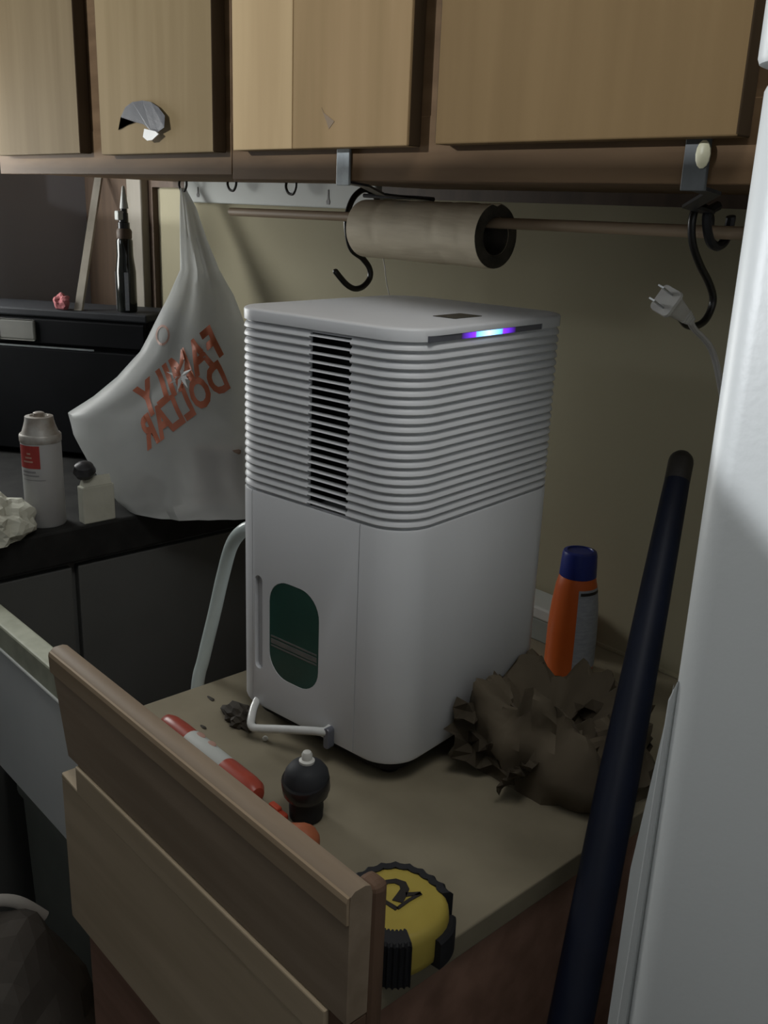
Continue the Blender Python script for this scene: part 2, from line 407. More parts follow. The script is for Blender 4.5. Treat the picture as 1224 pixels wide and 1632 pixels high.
rings(b, [inn(xl)]+outerR+[inn(xr), inn(xl)], cap=False); bmesh.ops.remove_doubles(b, verts=b.verts, dist=1e-6)
new('paper', b, kraft, t, smooth=True)
b = B()
cr_ = lambda x, r: [Vector((x, RY+r*math.cos(a), cz+r*math.sin(a))) for a in [2*math.pi*k/n for k in range(n)]]
rings(b, [cr_(xl+.0005, .0202), cr_(xr-.0005, .0202), cr_(xr-.0005, .0192), cr_(xl+.0005, .0192), cr_(xl+.0005, .0202)], cap=False)
bmesh.ops.remove_doubles(b, verts=b.verts, dist=1e-6)
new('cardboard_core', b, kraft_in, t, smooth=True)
b = B(); prism(b, [(RY-.010, cz+.0326), (RY+.006, cz+.0338), (RY-.002, cz+.0305)], 'x', xr-.001, xr+.0012); new('torn_edge', b, kraft, t)
b = B()
rings(b, [cr_(xr+.0001, .0332), cr_(xr+.0006, .0330), cr_(xr+.0006, .0205), cr_(xr+.0001, .0205), cr_(xr+.0001, .0332)], cap=False)
bmesh.ops.remove_doubles(b, verts=b.verts, dist=1e-6)
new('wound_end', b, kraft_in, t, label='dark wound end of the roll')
b = B(); tube(b, [(-.882, RY+.003, cz-.0335), (-.879, .80, -.068), (-.875, .80, -.085), (-.869, .80, -.1005)], .0006, 6)
tag(new('thread', b, cord_white, smooth=True), 'thin white thread hanging below the paper roll', 'thread')
hl = [(.8545, -.004), (.8531, .0063), (.8452, .0166), (.8292, .0205), (.812, .0094), (.8025, -.0125), (.8043, -.035), (.8122, -.0526), (.8305, -.0634), (.8429, -.0761), (.8434, -.0888), (.832, -.0989), (.8171, -.1009), (.8021, -.0935), (.7862, -.0793)]
b = B(); tube(b, [(-.955, y, z) for y, z in hl], .0038, 10, round_end=True)
tag(new('s_hook', b, black_iron, smooth=True), 'empty black iron S hook at the left end of the paper roll', 'hook', 'black iron S hooks')
hr = [(.800, -.006), (.7985, .002), (.7917, .0075), (.7859, .0102), (.7761, .0115), (.7703, .0062), (.7692, -.0051), (.7752, -.0207), (.791, -.0377), (.8102, -.0532), (.8218, -.0674), (.8204, -.0786), (.8119, -.0879), (.7977, -.0917), (.7824, -.0898), (.7691, -.082), (.7544, -.0717)]
b = B(); tube(b, [(-.456, y, z) for y, z in hr], .0034, 10, round_end=True)
tag(new('s_hook', b, black_iron, smooth=True), 'black iron S hook holding the white plug near the fridge', 'hook', 'black iron S hooks')

# plug and cord on the right hook
t = thing('power_plug', (-.452, .77, -.09), 'white two prong plug resting on the right S hook', 'plug')
A = Vector((-.447, .728, -.0655)); Z = Vector((-.449, .784, -.0885)); ax = (Z-A).normalized()
side = Vector((.35, .3, .9)); side = (side-side.dot(ax)*ax).normalized(); oth = ax.cross(side)
def prect(c, hw, hh, r=.35):
    return [c+side*(hw*x)+oth*(hh*y) for x, y in rrect(1, 1, r, 3)]
b = B(); rings(b, [prect(A+ax*s, w_, h_) for s, w_, h_ in ((0, .0115, .010), (.003, .012, .0105), (.005, .0105, .0085), (.012, .0088, .0072), (.026, .0072, .006), (.034, .006, .005))])
new('plug_body', b, cord_white, t, smooth=True)
for sgn in (-1, 1):
    b = B(); c0 = A+side*(.0062*sgn)
    rings(b, [[c0-ax*s+side*(.0007*x)+oth*(.0031*y) for x, y in ((1, 1), (-1, 1), (-1, -1), (1, -1))] for s in (-.001, .015, .0175)])
    new('prong', b, steel, t)
b = B(); 
for i in range(4):
    s = .035+i*.0042; rr = .0062-.0007*i
    rings(b, [prect(A+ax*(s+q), rr*f_, rr*.85*f_) for q, f_ in ((0, .8), (.0008, 1), (.0024, 1), (.0032, .8))])
rings(b, [prect(A+ax*s, .0036, .0032) for s in (.033, .052)])
new('strain_relief', b, cord_white, t, smooth=True)
E0 = A+ax*.051
b = B()
for dx in (-.0015, .0015):
    tube(b, [E0+Vector((dx, 0, 0)), E0+ax*.008+Vector((dx, 0, -.004)), (-.442+dx, .807, -.112), (-.437+dx, .826, -.150), (-.428+dx, .842, -.205), (-.415+dx, .86, -.29), (-.40+dx, .90, -.42), (-.37+dx, .935, -.62), (-.34+dx, .94, -.9)], .0019, 8)
new('cord', b, cord_white, t, smooth=True)

# ================================================================== hook rail
t = thing('hook_rail', (-1.32, WY, -.004), 'white painted wall rail with cup hooks behind the plastic bag', 'rail')
b = B(); box(b, -1.575, -1.06, .942, .9598, -.004, .075, .002); new('rail_board', b, rail_white, t)
def cup(x, zz):
    b = B(); tube(b, [(x, .943, zz+.017), (x, .932, zz+.017), (x-.004, .924, zz+.012), (x-.006, .920, zz), (x+.002, .918, zz-.010), (x+.014, .918, zz-.012), (x+.021, .918, zz-.004), (x+.022, .918, zz+.004)], .0021, 8, round_end=True)
    new('cup_hook', b, black_iron, t, smooth=True)
for x, zz in ((-1.548, .026), (-1.395, .029), (-1.235, .026)): cup(x, zz)
for x, z0, z1 in ((-1.528, .005, .022), (-1.165, .001, .022)):
    b = B(); prism(b, [(x-.0012, z1), (x+.0012, z1), (x+.002, z0+.008), (x+.0042, z0+.004), (x+.003, z0), (x-.003, z0), (x-.0042, z0+.004), (x-.002, z0+.008)], 'y', .9412, .9425)
    new('keyhole_slot', b, black_ink, t)

# ================================================================== base cabinet
t = thing('base_cabinet', (-.61, .65, FLOOR), 'narrow wooden base cabinet with raised front board and beige top', 'cabinet')
b = B(); box(b, -.84, -.385, .355, .957, CT-.022, CT, .0015); new('worktop', b, laminate, t, label='stained beige laminate top')
for x0, x1 in ((-.832, -.814), (-.407, -.389)):
    b = B(); box(b, x0, x1, .362, .955, FLOOR, CT-.022); new('side_panel', b, red_wood, t)
b = B(); box(b, -.814, -.407, .94, .955, FLOOR, CT-.022); box(b, -.814, -.407, .37, .955, FLOOR+.08, FLOOR+.1); new('back_panel', b, dark_wood, t)
prof = [(.3545, -.5265), (.3555, -.428), (.3535, -.4215), (.349, -.4195), (.340, -.4198), (.3365, -.4225), (.336, -.43), (.336, -.5265)]
b = B()
V = []
for (xa, xb) in ((-.832, -.380),):
    A = [b.verts.new((xa+max(0, -.43-z)*.27, y, z)) for y, z in prof]; C = [b.verts.new((xb, y, z)) for y, z in prof]
    b.faces.new(A); b.faces.new(C[::-1])
    for i in range(len(prof)): b.faces.new((A[i], C[i], C[(i+1) % len(prof)], A[(i+1) % len(prof)]))
new('front_board', b, board_wood, t, smooth=True, label='raised board with rounded pale top edge')
b = B(); prism(b, [(.3364, -.4224), (.3364, -.4450), (.3340, -.4440), (.3335, -.4265), (.3346, -.4230)], 'x', -.8315, -.3805, .0004); new('edge_strip', b, nosing, t)
b = B(); box(b, -.398, -.379, .3555, .371, FLOOR, -.425, .006, 3); new('end_stile', b, stile_wood, t)
b = B(); prism(b, [(-.787, -.5285), (-.4, -.5285), (-.4, -.5585), (-.822, -.5585), (-.820, -.552), (-.787, -.5545)], 'y', .3335, .354, .0015)
dr = new('drawer_front', b, drawer_wood, t)
b = B(); box(b, -.823, -.4, .3345, .354, -.728, -.5592, .001); new('lower_plank', b, drawer_wood, dr)
b = B(); box(b, -.806, -.384, .3445, .362, -1.05, -.7295, .001); new('drawer_front', b, red_wood, t, label='recessed red-brown lower drawer front')
b = B(); box(b, -.806, -.384, .3445, .362, -1.33, -1.054, .001); new('drawer_front', b, red_wood, t)
b = B(); box(b, -.400, -.3805, .3368, .3550, -1.33, -.5285, .001); new('front_stile', b, stile_wood, t)

# ================================================================== dehumidifier
th = 0.1211354
a0, b0 = -.592, .720
root = (a0*math.cos(th)-b0*math.sin(th), a0*math.sin(th)+b0*math.cos(th), CT)
D = thing('dehumidifier', root, 'white ribbed dehumidifier with a glowing blue light bar on the beige worktop', 'dehumidifier', rz=th)
HW, HD, RC = .1125, .1265, .038
def per(off, n=10): return rrect(HW+off, HD+off, RC+off, n)
def L(name, bm, m, parent=D, **k): return new(name, bm, m, parent, local=True, **k)
# lower housing (tank half)
b = B(); rings(b, [[(x, y, z) for x, y in per(o)] for o, z in ((-.006, .0215), (-.0015, .0235), (0, .027), (0, .2525), (-.001, .2545), (-.004, .2545))])
c1 = B(); prism(c1, rrect(.0055, .051, .0055, 5, -.0695, .117), 'y', -HD-.01, -HD+.006)
c2 = B(); box(c2, .0622, .0632, -HD-.01, -HD+.0014, .02, .26)
c3 = B(); box(c3, -.0793, -.0785, -HD-.01, -HD+.0018, .02, .26)
c4 = B(); prism(c4, rrect(.0345, .0525, .026, 8, -.0195, .1185), 'y', -HD-.01, -HD+.0012)
b = cut(b, [c1, c2, c3, c4]); L('tank_housing', b, white_plastic, smooth=True)
b = B(); prism(b, rrect(.0050, .0505, .005, 5, -.0695, .117), 'y', -HD+.0045, -HD+.0058); L('grip_recess', b, grip_grey, label='grey finger recess')
b = B(); prism(b, rrect(.0342, .0522, .0257, 8, -.0195, .1185), 'y', -HD+.0004, -HD+.0012)
win = L('level_window', b, green_gloss, label='dark green water level window')
for z0, z1 in ((.0978, .0994), (.1010, .1062), (.1080, .1098)):
    b = B(); box(b, -.0515, .0125, -HD+.0001, -HD+.0006, z0, z1); L('level_stripe', b, grey_print, win)
# upper core, cut open for the outlet
CI = -.0032
b = B(); rings(b, [[(x, y, z) for x, y in per(CI)] for z in (.2545, .4165)])
c1 = B(); box(c1, -.0030, .0450, -HD-.02, -HD+.026, .2560, .4140)
b = cut(b, [c1]); L('upper_core', b, white_plastic, smooth=True)
b = B(); box(b, -.0028, .0448, -HD+.024, -HD+.0255, .2562, .4138)
box(b, -.0028, -.0018, -HD+.0040, -HD+.0255, .2562, .4138); box(b, .0438, .0448, -HD+.0040, -HD+.0255, .2562, .4138)
L('outlet_grille', b, dark_void)
# ribs: one ring, thinned to a slat across the outlet
pts = per(0, 8)
path = []
for i, p in enumerate(pts):
    q = pts[(i+1) % len(pts)]; path.append((p, False))
    if abs(p[1]+HD) < 1e-6 and abs(q[1]+HD) < 1e-6:
        for xx, s in ((-.0034, False), (-.0030, True), (.0450, True), (.0454, False)): path.append(((xx, -HD), s))
def rib_mesh():
    b = bmesh.new(); prof = [(-.0045, .0038), (-.0027, .0031), (-.0012, .0013), (-.0003, -.0007), (0, -.0018), (-.0004, -.0026), (-.0016, -.0033), (-.0045, -.0037)]
    R = []
    for (p, slat) in path:
        cx_ = max(-HW+RC, min(HW-RC, p[0])); cy_ = max(-HD+RC, min(HD-RC, p[1]))
        n_ = Vector((p[0]-cx_, p[1]-cy_, 0)).normalized(); k = .30 if slat else 1
        R.append([Vector((p[0], p[1], 0))+n_*o+Vector((0, 0, z*k)) for o, z in prof])
    R.append(R[0]); rings(b, R, cap=False); bmesh.ops.remove_doubles(b, verts=b.verts, dist=1e-7)
    return b
NR = 21; pitch = (.4155-.2560)/NR
r1 = None
for i in range(NR):
    z = .2560+pitch*(i+.5)
    if r1 is None:
        r1 = L('rib', rib_mesh(), white_plastic, smooth=True)
    else:
        q = r1.copy(); COL.objects.link(q); q.parent = D; WORLD[q.name] = WORLD[D.name]
        r1b = q
    (r1 if i == 0 else r1b).location = (0, 0, z)
# cap with a light bar let into its right side
b = B(); rings(b, [[(x, y, z) for x, y in per(o)] for o, z in ((-.003, .4160), (0, .4168), (0, .4255), (-.0008, .4268), (-.0025, .4276), (-.006, .4279))])
c1 = B(); box(c1, HW-.003, HW+.01, -.103, .067, .4162, .4216)
b = cut(b, [c1]); L('top_cap', b, white_plastic, smooth=True)
bar = B(); box(bar, HW-.003, HW-.0006, -.1028, .0668, .4163, .4215)
bar = L('light_bar', bar, smoke_grey, label='dark grey bar with a glowing blue segment')
led = bpy.data.materials.new('blue_led'); led.use_nodes = True; nt = led.node_tree; bs = nt.nodes['Principled BSDF']
tc = nt.nodes.new('ShaderNodeTexCoord'); sp_ = nt.nodes.new('ShaderNodeSeparateXYZ'); rp = nt.nodes.new('ShaderNodeMapRange'); cr = nt.nodes.new('ShaderNodeValToRGB')
nt.links.new(tc.outputs['Object'], sp_.inputs[0]); nt.links.new(sp_.outputs['Y'], rp.inputs[0])
rp.inputs['From Min'].default_value = -.060; rp.inputs['From Max'].default_value = .022
el = cr.color_ramp.elements
el[0].position = 0; el[0].color = (.01, .0, .03, 1); el[1].position = 1; el[1].color = (.01, 0, .03, 1)
for ps, c in ((.12, (.08, .01, .45, 1)), (.245, (.22, .02, 1.0, 1)), (.265, (.10, .42, 1.3, 1)), (.49, (.55, 1.0, 1.6, 1)), (.735, (.08, .42, 1.3, 1)), (.755, (.22, .02, 1.0, 1)), (.88, (.08, .01, .45, 1))):
    e = el.new(ps); e.color = c
nt.links.new(rp.outputs[0], cr.inputs[0]); nt.links.new(cr.outputs[0], bs.inputs['Emission Color']); bs.inputs['Emission Strength'].default_value = 1.5
bs.inputs['Base Color'].default_value = (.08, .08, .12, 1)
b = B(); box(b, HW-.0025, HW-.0003, -.060, .022, .4166, .4212); L('led_segment', b, led, bar, label='glowing blue and cyan segment')
# touch panel on top
b = B(); prism(b, rrect(.0130, .0215, .002, 3, .066, -.005), 'z', .4276, .4283); L('touch_panel', b, panel_black)
# base plate, feet
b = B(); rings(b, [[(x, y, z) for x, y in per(-.016)] for z in (.0085, .0225)]); L('base_plate', b, dark_void)
for sx_ in (-1, 1):
    for sy_ in (-1, 1):
        b = B(); lathe(b, [(.010, 0), (.011, .002), (.011, .008), (.008, .0095)], (sx_*.078, sy_*.09, 0), 14); L('foot', b, rubber, smooth=True)
# bucket handle
b = B(); tube(b, [(.0315, -HD+.002, .0385), (.0310, -HD-.006, .037), (.018, -HD-.010, .034), (-.020, -HD-.018, .0235), (-.046, -HD-.0245, .0165), (-.053, -HD-.0245, .0165), (-.0575, -HD-.0215, .0185), (-.067, -HD-.010, .0235), (-.0735, -HD+.001, .0275)], .0042, 10, round_end=True)
hd = L('bucket_handle', b, white_gloss, smooth=True, label='glossy white wire handle')
b = B(); prism(b, rrect(.0035, .011, .003, 4, .0345, .031), 'y', -HD-.008, -HD+.001, .001); L('handle_pivot', b, smoke_grey, hd)
# drain hose
b = B(); tube(b, [(-.768, .540, -.318), (-.790, .535, -.326), (-.822, .540, -.353), (-.842, .541, -.395), (-.855, .537, -.445), (-.8635, .527, -.501), (-.867, .519, -.545), (-.870, .508, -.70), (-.872, .505, -1.0), (-.880, .50, -1.38)], .0074, 14, 6)
new('drain_hose', b, hose_mat, D, smooth=True, label='milky white drain hose')
b = B(); tube(b, [(-.772, .539, -.3185), (-.782, .5365, -.322)], .0088, 14, 0); new('hose_collar', b, white_plastic, D, smooth=True)

# ================================================================== things on the worktop
# red and white tube behind the board
t = thing('marker_tube', (-.69, .432, CT), 'red and white plastic tube lying behind the raised board', 'tube')
P0, P1 = Vector((-.778, .4275, CT+.0125)), Vector((-.612, .4255, CT+.0125)); axv = (P1-P0).normalized(); Ln = (P1-P0).length
def seg(s0, s1, prof, m, nm, lab=None):
    b = B(); lathe(b, [(r, z) for r, z in prof], P0+axv*s0, 20, axv); new(nm, b, m, t, smooth=True, label=lab)
seg(0, 0, [(.004, 0), (.0085, .004), (.011, .014), (.0118, .03), (.0118, .052)], red_plast, 'cap')
seg(.052, 0, [(.0120, 0), (.0123, .001), (.0123, .062), (.0120, .063)], rail_white, 'label_wrap')
for s, dd in ((.064, .006), (.084, .0055)):
    b = B(); c = P0+axv*s+Vector((0, .0045, .0117)); 
    blob(b, c, (dd*1.1, .0034, .0009), 2, .15, 90, 3, facet=False); new('printed_spot', b, print_brown, t)
seg(.115, 0, [(.0122, 0), (.0125, .003), (.0125, .036), (.0115, .046), (.0075, .0515), (.002, .0525)], red_plast, 'barrel')
# black squeeze bottle with white tip
QX, QY = -.5735, .4515
t = thing('squeeze_bottle', (QX, QY, CT), 'small black bottle with white nozzle tip behind the raised board', 'bottle')
b = B(); lathe(b, [(.0135, 0), (.0150, .002), (.0155, .012), (.0148, .018), (.0165, .021)], (QX, QY, CT), 24); new('collar', b, rubber, t, smooth=True)
b = B(); lathe(b, [(.0165, .0205), (.0192, .024), (.0205, .031), (.0204, .040), (.0190, .047), (.0150, .0525), (.008, .0555), (.0055, .056)], (QX, QY, CT), 28); new('body', b, dark_grey_plast, t, smooth=True)
b = B(); lathe(b, [(.0207, 0), (.0213, .0015), (.0213, .0125), (.0207, .014)], (QX, QY, CT+.0285), 28, (.12, -.22, 1)); new('band', b, panel_black, t, smooth=True)
b = B(); lathe(b, [(.0068, .0555), (.0070, .0578), (.0046, .059), (.0048, .0635), (.0036, .066), (.001, .067)], (QX, QY, CT), 16)
new('nozzle_tip', b, tip_white, t, smooth=True)
# two orange bits
t = thing('clip', (-.588, .432, CT), 'small bright red-orange clip beside the small black bottle', 'clip')
b = B(); box(b, -.600, -.576, .425, .4345, CT, CT+.009, .002); new('jaw', b, redbright, t)
b = B(); box(b, -.597, -.584, .427, .433, CT+.009, CT+.0125, .0012); new('lever', b, redbright, t)
t = thing('tool_handle', (-.545, .432, CT), 'dull orange rounded tool handle behind the raised board near the tape measure', 'handle')
b = B(); tube(b, [(-.566, .396, CT+.0115), (-.548, .407, CT+.013), (-.533, .416, CT+.0145)], lambda s: .0105+.0045*s, 16, 4, round_end=True); new('grip', b, clay, t, smooth=True)
b = B(); tube(b, [(-.592, .380, CT+.011), (-.566, .396, CT+.0115)], .0045, 10, 0); new('shank', b, galv, t, smooth=True)
# scraps
b = B(); blob(b, (-.745, .497, CT+.006), (.019, .011, .0095), 3, .7, 80, 4, squash=CT); tag(new('paper_scrap', b, scrap_m), 'dark crumpled scrap lying by the dehumidifier handle', 'scrap')
b = B(); lathe(b, [(.001, 0), (.0028, .001), (.003, .003), (.0015, .0048), (.0, .005)], (-.700, .497, CT), 12); tag(new('bead', b, tip_white, smooth=True), 'tiny white bead lying in front of the dehumidifier', 'bead')
# dark stain specks on the worktop are flakes of dirt
for i, (x, y, rx, ry) in enumerate(((-.806, .500, .0070, .0022), (-.760, .462, .0045, .0018), (-.757, .445, .0025, .002))):
    b = B(); blob(b, (x, y, CT+.0006), (rx, ry, .0008), 2, .5, 200, i, squash=CT, facet=False)
    tag(new('dirt_flake', b, scrap_m), ['longest dark dirt flake near the back left of the worktop', 'small dark dirt flake beside the red and white tube', 'tiniest dark dirt flake beside the red and white tube'][i], 'flake', 'dirt flakes on the worktop')

# crumpled brown paper bag
def beside(p):                                   # paper bunches up against the side of the dehumidifier
    a = p.x*math.cos(th)+p.y*math.sin(th); d = -.4770-a
    return p if d <= 0 else p+Vector((math.cos(th), math.sin(th), 0))*(d+.0015*noise.noise(p*90))
t = thing('paper_bag', (-.50, .71, CT), 'crumpled brown paper bag lying open right of the dehumidifier', 'paper bag')
c = Vector((-.497, .705, CT)); b = B(); R = []; NA = 72
for j in range(15):
    s = j/14; ring = []
    for k2 in range(NA):
        a = 2*math.pi*k2/NA
        rx = .104*(1-.42*s**2.0); ry = .080*(1-.36*s**2.0); z = .076*math.sin(min(1, s*1.05)*math.pi/2)
        p = Vector((math.cos(a)*rx, math.sin(a)*ry, z))
        nz_ = abs(noise.noise(Vector((math.cos(a)*1.9, math.sin(a)*1.9, s*2.0+5))))*2.0+.75*abs(noise.noise(Vector((math.cos(a)*3.6, math.sin(a)*3.6, s*3.6+9))))+.3*noise.noise(Vector((math.cos(a)*8, math.sin(a)*8, s*8)))-.62
        p *= 1+.26*nz_*(1 if s > .03 else .4)
        z2 = max(0, p.z*(1+.45*noise.noise(Vector((math.cos(a)*1.6, math.sin(a)*1.6, s*1.5+2)))))
        ring.append(beside(c+Vector((p.x, p.y, z2 if s > 0 else 0))))
    R.append(ring)
cm = c+Vector((-.012, .010, 0))
for s in (.80, .6, .42, .2):
    top = R[14]; ring = []
    for k2, v in enumerate(top):
        ring.append(cm+Vector(((v.x-cm.x)*s, (v.y-cm.y)*s, (v.z-CT)*(.25+.75*s)*(.55+.45*s)+.004)))
    R.append(ring)
rings(b, R); new('bag_body', b, paper_brown, t, smooth=True)
def flap(nm, cc, rad, seed):
    b = B(); g_ = 9; VV = []
    q = Matrix.Rotation(seed*1.3, 3, 'Z') @ Matrix.Rotation(.9+.2*math.sin(seed*4), 3, 'X')
    for i in range(g_):
        row = []
        for j in range(g_):
            u, v = i/(g_-1)*2-1, j/(g_-1)*2-1
            p = Vector((u*rad, v*rad*.8, .35*rad*u*u)); f_ = Vector((u*1.6+seed, v*1.6, seed))
            p.z += rad*.9*abs(noise.noise(f_*1.3))+rad*.35*noise.noise(f_*3); p.x += rad*.3*noise.noise(f_*2+Vector((9, 0, 0))); p.y += rad*.3*noise.noise(f_*2+Vector((0, 9, 0)))
            p = beside(Vector(cc)+q @ p); p.z = max(p.z, CT+.0012); row.append(b.verts.new(p))
        VV.append(row)
    for i in range(g_-1):
        for j in range(g_-1): b.faces.new((VV[i][j], VV[i+1][j], VV[i+1][j+1], VV[i][j+1]))
    bmesh.ops.solidify(b, geom=b.faces[:], thickness=.0005); new(nm, b, paper_brown, t)
flap('paper_flap', (-.525, .640, CT+.034), .036, .4)
flap('paper_flap', (-.452, .660, CT+.030), .034, 2.2)
flap('paper_flap', (-.470, .628, CT+.022), .026, 4.0)
flap('paper_flap', (-.452, .735, CT+.035), .036, 5.3)

# orange can with blue cap
CX, CY = -.604, .870
t = thing('spray_can', (CX, CY, CT), 'orange tapered spray can with blue cap against the beige wall', 'can')
b = B(); lathe(b, [(.0265, 0), (.0285, .002), (.0285, .008), (.0290, .012), (.0288, .055), (.0270, .085), (.0240, .110), (.0212, .122), (.0195, .126)], (CX, CY, CT), 32); new('can_body', b, orange, t, smooth=True)
b = B(); lathe(b, [(.0205, .1225), (.0215, .1235), (.0200, .149), (.0188, .1525), (.0150, .1535), (.0145, .1522), (.004, .152)], (CX, CY, CT), 28); new('cap', b, blue_cap, t, smooth=True)
def wrap(a_0, a_1, z_0, z_1, m, nm, off=.0004):
    prof = [(.0290, .012), (.0288, .055), (.0270, .085), (.0240, .110), (.0212, .122)]
    def rad(z):
        for (r_0, q0), (r_1, q1) in zip(prof, prof[1:]):
            if z <= q1: return r_0+(r_1-r_0)*(z-q0)/(q1-q0)
        return .0212
    b = B(); VV = []
    for i in range(9):
        z = z_0+(z_1-z_0)*i/8; VV.append([b.verts.new((CX+(rad(z)+off)*math.cos(a_0+(a_1-a_0)*j/8), CY+(rad(z)+off)*math.sin(a_0+(a_1-a_0)*j/8), CT+z)) for j in range(9)])
    for i in range(8):
        for j in range(8): b.faces.new((VV[i][j], VV[i+1][j], VV[i+1][j+1], VV[i][j+1]))
    new(nm, b, m, t, smooth=True)
wrap(math.radians(-47), math.radians(35), .014, .112, label_pale, 'label_panel')
wrap(math.radians(-42), math.radians(25), .106, .1095, black_ink, 'label_heading', .0008)
# small boxes behind the can
t = thing('small_box', (-.690, .925, CT), 'small grey box with white lid in the corner behind the dehumidifier', 'box')
b = B(); box(b, -.735, -.645, .905, .950, CT, CT+.030, .002); new('box_body', b, bin_grey, t)
b = B(); box(b, -.737, -.643, .903, .952, CT+.030, CT+.047, .003); new('lid', b, rail_white, t)
# worktop back edge strip
bm = B(); box(bm, -.84, -.40, .9565, WY, CT, CT+.004); struct('trim_4', bm, wall_beige)

# tape measure
TX, TY, TZ = -.4120, .4085, CT
t = thing('tape_measure', (TX, TY, CT), 'yellow and black tape measure lying on the worktop corner', 'tape measure')
def tp(n=28, k=1.0):
    out = []
    for i in range(n):
        a = 2*math.pi*i/n; ca_, sa_ = math.cos(a), math.sin(a)
        e = 2.5; rr = (abs(ca_)**e+abs(sa_)**e)**(-1/e)
        out.append((TX+rr*ca_*.0375*k, TY+rr*sa_*.0375*k))
    return out
b = B(); rings(b, [[(x, y, z) for x, y in tp(36, k)] for k, z in ((.93, CT+.001), (.985, CT+.004), (1.0, CT+.009), (1.0, CT+.027), (.975, CT+.033), (.92, CT+.0355), (.86, CT+.0363))])
new('case', b, yellow, t, smooth=True)
def arcband(a_0, a_1, z_0, z_1, r_0, r_1, nm, scal=0, n=30):
    b = B(); R = []
    for i in range(n+1):
        a = math.radians(a_0+(a_1-a_0)*i/n); e = 2.5; ca_, sa_ = math.cos(a), math.sin(a); rr = (abs(ca_)**e+abs(sa_)**e)**(-1/e)
        w_ = (.0012*math.cos(i*math.pi/1.5) if scal else 0)
        P = lambda r, z: (TX+rr*ca_*(r+w_), TY+rr*sa_*(r+w_), z)
        R.append([P(r_0, z_0), P(r_1, z_0), P(r_1, z_1-.002), P(r_1-.002, z_1), P(r_0, z_1)])
    rings(b, R); new(nm, b, rubber, t)
arcband(62, 212, CT+.003, CT+.0370, .0335, .0415, 'rubber_bumper', 1)
arcband(8, 50, CT+.0005, CT+.024, .033, .0425, 'side_grip')
arcband(280, 332, CT+.0005, CT+.0375, .029, .0430, 'thumb_grip', 1)
# emblem: hooked figure above a down-pointing wedge (seen from the front, right way up)
def em(u, v): # u to the viewer's right, v up the picture
    ux, vy = Vector((.70, .71)), Vector((-.62, .78))
    q = ux*u+vy*v; return (TX-.002+q.x, TY+.002+q.y, CT+.0364)
b = B()
def strip(pts, w0, w1):
    R = []
    for i, (u, v) in enumerate(pts):
        p = Vector(pts[max(i-1, 0)]); q = Vector(pts[min(i+1, len(pts)-1)]); d = (q-p).normalized(); nn = Vector((-d.y, d.x)); w_ = w0+(w1-w0)*i/(len(pts)-1)
        a1 = em(*(Vector((u, v))+nn*w_)); a2 = em(*(Vector((u, v))-nn*w_))
        R.append([a1, a2, (a2[0], a2[1], a2[2]+.0006), (a1[0], a1[1], a1[2]+.0006)])
    rings(b, R)
strip([(-.012, .012), (-.009, .017), (-.003, .0185), (.003, .016), (.0055, .010), (.004, .003), (.002, -.004)], .0018, .0042)
strip([(-.020, .004), (-.008, -.004), (.003, -.012)], .0014, .0018)
strip([(-.020, .0045), (-.008, .0042)], .002, .0022)
strip([(.018, .0065), (.010, -.002), (.003, -.0115)], .0016, .0014)
strip([(.018, .0065), (.007, .004)], .0016, .0022)
new('emblem', b, black_ink, t, label='black hooked figure over a wedge')
b = B(); box(b, TX-.012, TX+.004, TY-.0475, TY-.036, CT+.003, CT+.010, .001); new('blade_hook', b, galv, t)

# navy pole leaning on the worktop edge
t = thing('broom_pole', (.02, -.21, FLOOR), 'navy blue tapered pole leaning on the worktop edge beside the fridge', 'pole')
P0 = Vector((-.457, .806, -.224)); P1 = Vector((-.318, .510, -.598))
dv = (P1-P0).normalized(); tt = (FLOOR+.02-P0.z)/dv.z; P2 = P0+dv*tt
b = B(); tube(b, [P0, P0+dv*.3, P0+dv*.5, P0+dv*.9, P2], lambda s: .0112+.006*min(1, s*tt/.40), 18, 6); new('shaft', b, pole_blue, t, smooth=True)
b = B(); tube(b, [P0+dv*.016, P0-dv*.004], .0118, 18, 0, round_end=True); new('end_cap', b, pole_cap, t, smooth=True)

# ================================================================== fridge
FX = -.1985
t = thing('fridge', (.16, .66, FLOOR), 'white two door fridge standing right of the wooden base cabinet', 'fridge')
b = B(); box(b, FX+.004, .515, .425, .945, FLOOR+.03, .36, .006); new('fridge_body', b, fridge_white, t, smooth=True)
def door(z0, z1, dx, nm):
    b = B(); x0, x1, y0, y1, r = FX+dx, .52, .36, .418, .019
    pl = [(x0, y1)]+[(x0+r-r*math.cos(a), y0+r-r*math.sin(a)) for a in [math.pi/2*k/8 for k in range(9)]]+[(x1-r+r*math.sin(a), y0+r-r*math.cos(a)) for a in [math.pi/2*k/8 for k in range(9)]]+[(x1, y1)]
    prism(b, pl, 'z', z0, z1, .003); new(nm, b, fridge_white, t, smooth=True)
door(-1.30, .0500, 0, 'fridge_door'); door(.0560, .355, -.0045, 'freezer_door')
b = B(); box(b, FX+.006, .51, .418, .425, -1.295, .354); new('gasket', b, fridge_dark, t)
b = B(); box(b, FX+.02, .50, .44, .50, FLOOR, FLOOR+.1); new('kick_plate', b, fridge_dark, t)
# white strip of trim between fridge and cabinet
t = thing('trim_board', (-.20, .385, FLOOR), 'narrow white trim board standing along the lower left edge of the fridge', 'board')
b = B(); prism(b, [(-.2150, FLOOR), (-.2005, FLOOR), (-.1938, -.200), (-.1968, -.210)], 'y', .364, .378, .001); new('trim_face', b, fridge_white, t)
b = B(); prism(b, [(-.2225, FLOOR), (-.2155, FLOOR), (-.2065, -.312), (-.2000, -.235)], 'y', .371, .384, .001); new('trim_lip', b, fridge_white, t)

